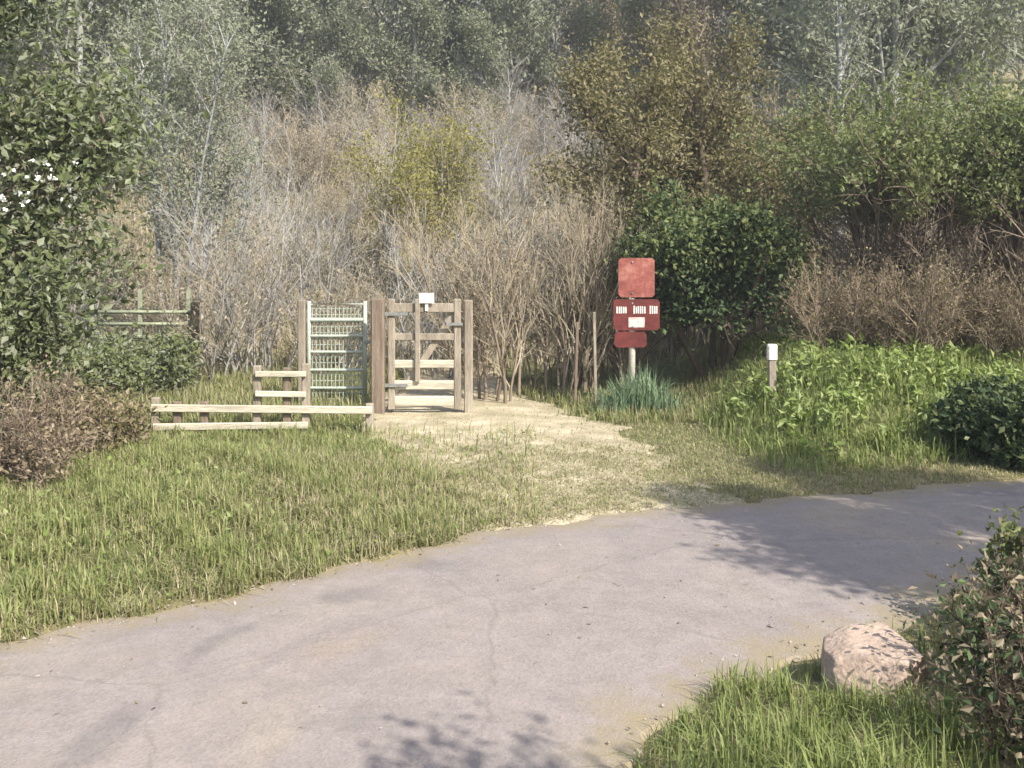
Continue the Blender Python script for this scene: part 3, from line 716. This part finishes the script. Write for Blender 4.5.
# ------------------------------------------------------------------ gates, fence, posts, sign, stone
def wood_gate():
    Y = 10.0; x0, x1 = X(388, Y), X(461, Y); w = x1 - x0
    g = thing('wooden_gate', (x0, Y, float(gz((x0 + x1) / 2, Y))), 'weathered wooden gate with five rails and a white plate on top', 'gate')
    for xx in (.035, w - .035):
        b = MB(); b.box((xx, 0, .60), (.07, .06, 1.10), bev=.008); b.build('stile', M['wood_pale'], g)
    for z, h in ((.13, .10), (.29, .09), (.50, .08), (.77, .07), (1.06, .09)):
        b = MB(); b.bar((.071, -.012, z), (w - .071, -.012, z), .026, h); b.build('rail', M['wood_pale_rail' if z < .6 else 'wood_pale'], g)
    b = MB(); b.bar((.09, .022, .14), (w * .95, .022, 1.05), .024, .07); b.build('brace', M['wood_pale'], g)
    b = MB(); b.box((.30, -.046, .74), (.05, .03, .82), bev=.005); b.build('upright', M['wood_pale'], g)
    b = MB(); b.box((.39, -.055, 1.16), (.15, .012, .10), bev=.002); b.box((.39, -.042, 1.08), (.03, .012, .1)); pl = b.build('plate', M['white'], g); pl['label'] = 'small white plate on the top rail'
    b = MB(); b.bar((w - .16, -.045, .90), (w + .02, -.045, .90), .012, .03, bev=.002); b.tube([(w - .15, -.05, .90), (w - .15, -.09, .93), (w - .15, -.09, .97)], .008, 6); b.build('latch', M['iron'], g)
    for z in (.29, 1.0):
        b = MB(); b.bar((-.07, -.046, z), (.20, -.046, z), .008, .035, bev=.002); b.build('hinge', M['iron'], g)


wood_gate()


def post(name, px, Y, top, w, mat, label, cat='post', tilt=0.0, group=None):
    x = X(px, Y); z = float(gz(x, Y))
    b = MB(); h = Zp(top, Y) - z; r = Matrix.Rotation(tilt, 3, 'Y')
    b.box(Vector((0, 0, 0)) + r @ Vector((0, 0, h / 2 - .12)), (w, w, h + .24), np.array(r), bev=w * .12)
    o = b.build(name, mat); o.location = (x, Y, z); return tag(o, label, cat, group)


post('gate_post', 378, 9.96, 298, .135, M['wood_brown'], 'stout brown square gate post between the two gates')
post('gate_post', 468.5, 10.0, 300, .085, M['wood_pale'], 'slim pale post on the latch side of the wooden gate')
post('gate_post', 302, 10.25, 300, .075, M['wood_pale'], 'thin pale post left of the green metal gate')


def metal_gate():
    Y = 10.25; x0, x1 = X(307, Y), X(367, Y); w = x1 - x0
    g = thing('metal_gate', (x0, Y, float(gz((x0 + x1) / 2, Y))), 'narrow pale green tubular metal gate with mesh infill', 'gate')
    zt = Zp(304, Y) - g.location.z; zb = Zp(404, Y) - g.location.z
    b = MB(); b.tube([(0.02, 0, zb), (0.02, 0, zt), (w - .02, 0, zt), (w - .02, 0, zb), (0.02, 0, zb)], .02, 8)
    for xx in (.02, w - .02): b.tube([(xx, 0, zb - .03), (xx, 0, zt + .03)], .021, 8, cap=True)
    b.build('frame', M['green_metal'], g, True)
    for py in (320, 336, 352, 370, 388):
        z = Zp(py, Y) - g.location.z
        b = MB(); b.tube([(.035, 0, z), (w - .035, 0, z)], .016 if py != 320 else .024, 8); b.build('bar', M['green_metal'], g, True)
    b = MB()
    for i in range(14):
        xx = .05 + (w - .1) * i / 13; b.tube([(xx, .017, zb + .02), (xx, .017, zt - .02)], .0055, 5)
    for i in range(16):
        z = zb + .05 + (zt - zb - .1) * i / 15; b.tube([(.03, .024, z), (w - .03, .024, z)], .0045, 5)
    b.build('mesh_panel', M['green_metal'], g, True)
    b = MB(); b.box((w + .01, -.02, zb + (zt - zb) * .62), (.08, .015, .03)); b.build('latch', M['iron'], g)


metal_gate()


def rail_fence():
    Y = 8.75; xa, xm, xb = X(152, Y), X(255, Y), X(372, Y)
    g = thing('rail_fence', (xa, Y, 0), 'low pale timber rail fence in front of the green metal gate', 'fence')
    zz = lambda px: float(gz(X(px, Y), Y))
    for px, top in ((154, 398), (176, 402), (203, 402), (256, 366), (286, 368), (305, 364), (369, 404)):
        b = MB(); xx = X(px, Y) - xa; z0 = zz(px); t = Zp(top, Y)
        b.box((xx, .04, (t + z0) / 2 - .1), (.07, .055, t - z0 + .2), bev=.008); b.build('post', M['wood_pale' if px not in (176, 203, 286) else 'wood_brown'], g)
    for py, a, c, h, tilt in ((409, 152, 372, .065, .01), (426, 154, 308, .06, -.008), (374, 256, 306, .05, 0), (394, 256, 306, .05, .004)):
        b = MB(); z = Zp(py, Y); b.bar((X(a, Y) - xa, -.008, z + tilt), (X(c, Y) - xa, -.008, z - tilt), .035, h, bev=.006); b.build('rail', M['wood_pale_rail'], g)


rail_fence()


def field_gate():
    Y = 11.6; x0, x1 = X(88, Y), X(190, Y); w = x1 - x0
    g = thing('field_gate', (x0, Y, float(gz((x0 + x1) / 2, Y))), 'old green barred field gate half hidden by the leafy bush at left', 'gate'); z0 = g.location.z
    for xx in (.03, w * .5, w - .03):
        b = MB(); b.box((xx, .03, .62), (.05, .02, 1.1), bev=.004); b.build('stile', M['old_metal'], g)
    for py in (312, 324, 337, 350, 366, 384):
        z = Zp(py, Y) - z0
        if z > .05:
            b = MB(); b.tube([(0, 0, z), (w, 0, z)], .02, 8, cap=True); b.build('bar', M['old_metal'], g, True)


field_gate()
post('gate_post', 195, 11.5, 302, .085, M['wood_dark'], 'dark thin post at the end of the old field gate')
post('wooden_stake', 575, 10.35, 322, .028, M['wood_brown'], 'short brown stake against the bare hedge, farther from the red sign', 'stake', .03)
post('wooden_stake', 596, 10.2, 312, .028, M['wood_pale'], 'thin weathered stake nearest the red sign on its left side', 'stake', -.02)


def sign():
    Y = 10.2; x = X(632, Y); z = float(gz(x, Y))
    g = thing('sign', (x, Y, z), 'red two part sign with white marks on a pale post before the holly', 'sign')
    H = lambda py: Zp(py, Y) - z
    b = MB(); b.tube([(0, 0, -.1), (0, 0, H(262))], .034, 12, cap=True); b.build('post', M['post_white'], g, True)

    def plate(name, xa, xb, pb, pt, mat, y, arch=0.0, thick=.012):
        a, c, zb, zt = X(xa, Y) - x, X(xb, Y) - x, H(pb), H(pt); out = []
        cut = .025
        pts = [(a + cut, zb), (c - cut, zb), (c, zb + cut), (c, zt - cut)]
        if arch:
            pts += [((a + c) / 2 + (c - a) / 2 * math.cos(t), zt - cut + arch * math.sin(t)) for t in np.linspace(.15, math.pi - .15, 12)]
        else:
            pts += [(c - cut, zt), (a + cut, zt)]
        pts += [(a, zt - cut), (a, zb + cut)]
        k = len(pts); V = [(u, y, v) for u, v in pts] + [(u, y + thick, v) for u, v in pts] + [((a + c) / 2, y, (zb + zt) / 2), ((a + c) / 2, y + thick, (zb + zt) / 2)]
        m = MB(); m.quads(V, [(i, i + k, (i + 1) % k + k, (i + 1) % k) for i in range(k)])
        m.t.append(np.array([(i, (i + 1) % k, 2 * k) for i in range(k)] + [((i + 1) % k + k, i + k, 2 * k + 1) for i in range(k)], np.int32)); m.mt.append(np.zeros(2 * k, np.int32))
        o = m.build(name, mat, g); return o
    u = plate('panel', 618, 654, 297, 258, M['sign_red'], -.046, 0, .006); u['label'] = 'faded lighter red upper panel'
    l = plate('panel', 613, 659, 330, 299, M['sign_dark'], -.048, 0, .006); l['label'] = 'dark red middle panel with white marks'
    e = plate('panel', 614, 646, 347, 331.5, M['sign_dark'], -.046, 0, .006); e['label'] = 'small dark red bottom panel'
    b = MB()
    for xa, wd in zip((616, 618.2, 620.6, 622.4, 624.8, 633, 635.3, 637, 639.4, 641.6, 643.4, 649, 651.4, 653.2, 655.6), (1.2, 1.6, .9, 1.5, 1.1, 1.4, .9, 1.6, 1.3, .9, 1.4, 1.5, .9, 1.5, 1.1)):
        k = (xa * 7.3) % 1.6
        b.box((X(xa + wd / 2, Y) - x, -.0495, (H(313.5 - k * .5) + H(305.5 + k)) / 2), (X(wd + 512, Y), .003, H(305.5 + k) - H(313.5 - k * .5)))
    b.build('white_mark', M['white'], l)
    b = MB(); b.box((X(636, Y) - x, -.0495, H(322)), (X(644, Y) - X(628, Y), .003, H(317) - H(327))); b.build('pale_mark', M['sign_pale'], l)
    for o, pys in ((u, (262, 293)), (l, (303, 326))):
        b = MB()
        for py in pys: b.tube([(0, -.057, H(py)), (0, -.04, H(py))], .009, 8, cap=True)
        b.build('bolt', M['iron'], o)
    for py in (284, 322):
        b = MB(); b.box((0, -.02, H(py)), (.12, .04, .03)); b.build('bracket', M['iron'], g)


sign()


def daffodils():
    Y = 9.95; x = X(640, Y); z = float(gz(x, Y)); rg = np.random.default_rng(70)
    n = 700; q = np.stack([rg.normal(size=n) * .18 + np.where(rg.random(n) < .4, .1, -.1), rg.normal(size=n) * .12, np.zeros(n) - .02], 1)
    b = MB(); b.blades(q, rg.uniform(.2, .60, n) * np.exp(-(q[:, 0] / .5) ** 2), .014, .5, 0, rg)
    o = b.build('daffodil', M['daff']); o.location = (x, Y, z)
    tag(o, 'clump of upright blue green leaves at the foot of the red sign', 'plant')


daffodils()


def marker():
    Y = 8.9; x = X(772, Y); z = float(gz(x, Y)); t = Zp(344, Y) - z
    g = thing('marker_post', (x, Y, z), 'short white topped marker post on the grass bank right of the holly', 'post')
    b = MB(); b.box((0, 0, (t - .14) / 2 - .05), (.065, .05, t - .14 + .1), bev=.006); b.build('shaft', M['wood_pale'], g)
    b = MB(); b.box((0, 0, t - .07), (.085, .065, .137), bev=.012); b.build('cap', M['white'], g)


marker()


def boulder():
    from mathutils import noise
    import bmesh
    bm = bmesh.new(); bmesh.ops.create_icosphere(bm, subdivisions=5, radius=1)
    for v in bm.verts:
        n = v.co.normalized(); k = 1 + .16 * noise.noise(n * 1.7 + Vector((3, 1, 7))) + .07 * noise.noise(n * 4.1) + .025 * noise.noise(n * 11) + .010 * noise.noise(n * 26)
        q = Vector((math.copysign(abs(n.x) ** .72, n.x), math.copysign(abs(n.y) ** .72, n.y), math.copysign(abs(n.z) ** .6, n.z))) * k
        v.co = Vector((q.x * .25, q.y * .18, q.z * .21))
    rg = np.random.default_rng(4)
    for k in range(16):
        n = Vector(rg.normal(size=3)).normalized(); lim = (.70 + .12 * rg.random()) * math.sqrt((n.x * .215) ** 2 + (n.y * .16) ** 2 + (n.z * .15) ** 2) * 1.12
        for v in bm.verts:
            e = v.co.dot(n) - lim
            if e > 0: v.co -= n * e * .92
    for f in bm.faces: f.smooth = True
    me = bpy.data.meshes.new('boulder'); bm.to_mesh(me); bm.free(); me.materials.append(M['stone'])
    o = bpy.data.objects.new('boulder', me); COL.objects.link(o)
    x, y = 1.29, 3.56; o.location = (x, y, float(gz(x, y)) + .02); o.rotation_euler = (0, .05, .3)
    tag(o, 'pinkish sandstone boulder in the grass at the near lane edge', 'boulder')


boulder()

# ------------------------------------------------------------------ thin haze in the valley air
hb = MB(); hb.box((0, 262, 33), (1400, 1000, 74)); hz = hb.build('haze', [])
hm, hnt, hN = newmat('thin_haze'); hv = hN('ShaderNodeVolumePrincipled'); hv.inputs['Density'].default_value = .0020; hv.inputs['Color'].default_value = (.92, .94, .97, 1); hv.inputs['Anisotropy'].default_value = .2
ho = hN('ShaderNodeOutputMaterial'); hnt.links.new(hv.outputs[0], ho.inputs['Volume']); hz.data.materials.append(hm)
tag(hz, 'thin pale haze in the air of the valley', 'haze', kind='stuff')

# ------------------------------------------------------------------ light, camera
SUN_AZ, SUN_EL = R(138), R(43)              # clockwise from the viewing direction: behind the right shoulder
sd = Vector((math.sin(SUN_AZ) * math.cos(SUN_EL), math.cos(SUN_AZ) * math.cos(SUN_EL), math.sin(SUN_EL)))
sl = bpy.data.lights.new('sun', 'SUN'); sl.energy = 4.3; sl.angle = R(.55); sl.color = (1, .945, .86)
so = bpy.data.objects.new('sun', sl); COL.objects.link(so); so.rotation_euler = sd.to_track_quat('Z', 'Y').to_euler(); so.location = (10, -10, 20)
w = bpy.data.worlds.new('World'); scn.world = w; w.use_nodes = True
nt = w.node_tree; bg = nt.nodes['Background']; sk = nt.nodes.new('ShaderNodeTexSky'); sk.sky_type = 'NISHITA'; sk.sun_disc = False
sk.sun_elevation = SUN_EL; sk.sun_rotation = SUN_AZ; sk.air_density = 1.0; sk.dust_density = 2.0
nt.links.new(sk.outputs[0], bg.inputs[0]); bg.inputs[1].default_value = .125
cam = bpy.data.cameras.new('camera'); cam.sensor_width = 36; cam.lens = 36 * F / 1024; cam.shift_y = -(384 - HOR) / 1024; cam.clip_end = 2000; cam.clip_start = .05
co = bpy.data.objects.new('camera', cam); COL.objects.link(co); co.location = (0, 0, CAM_H); co.rotation_euler = (R(90), 0, 0); scn.camera = co
vs = scn.view_settings; vs.view_transform = 'Standard'; vs.look = 'None'; vs.gamma = 1; vs.exposure = 1.52; vs.use_curve_mapping = False
scn.cycles.max_bounces = 6; scn.cycles.transmission_bounces = 4; scn.cycles.use_denoising = True
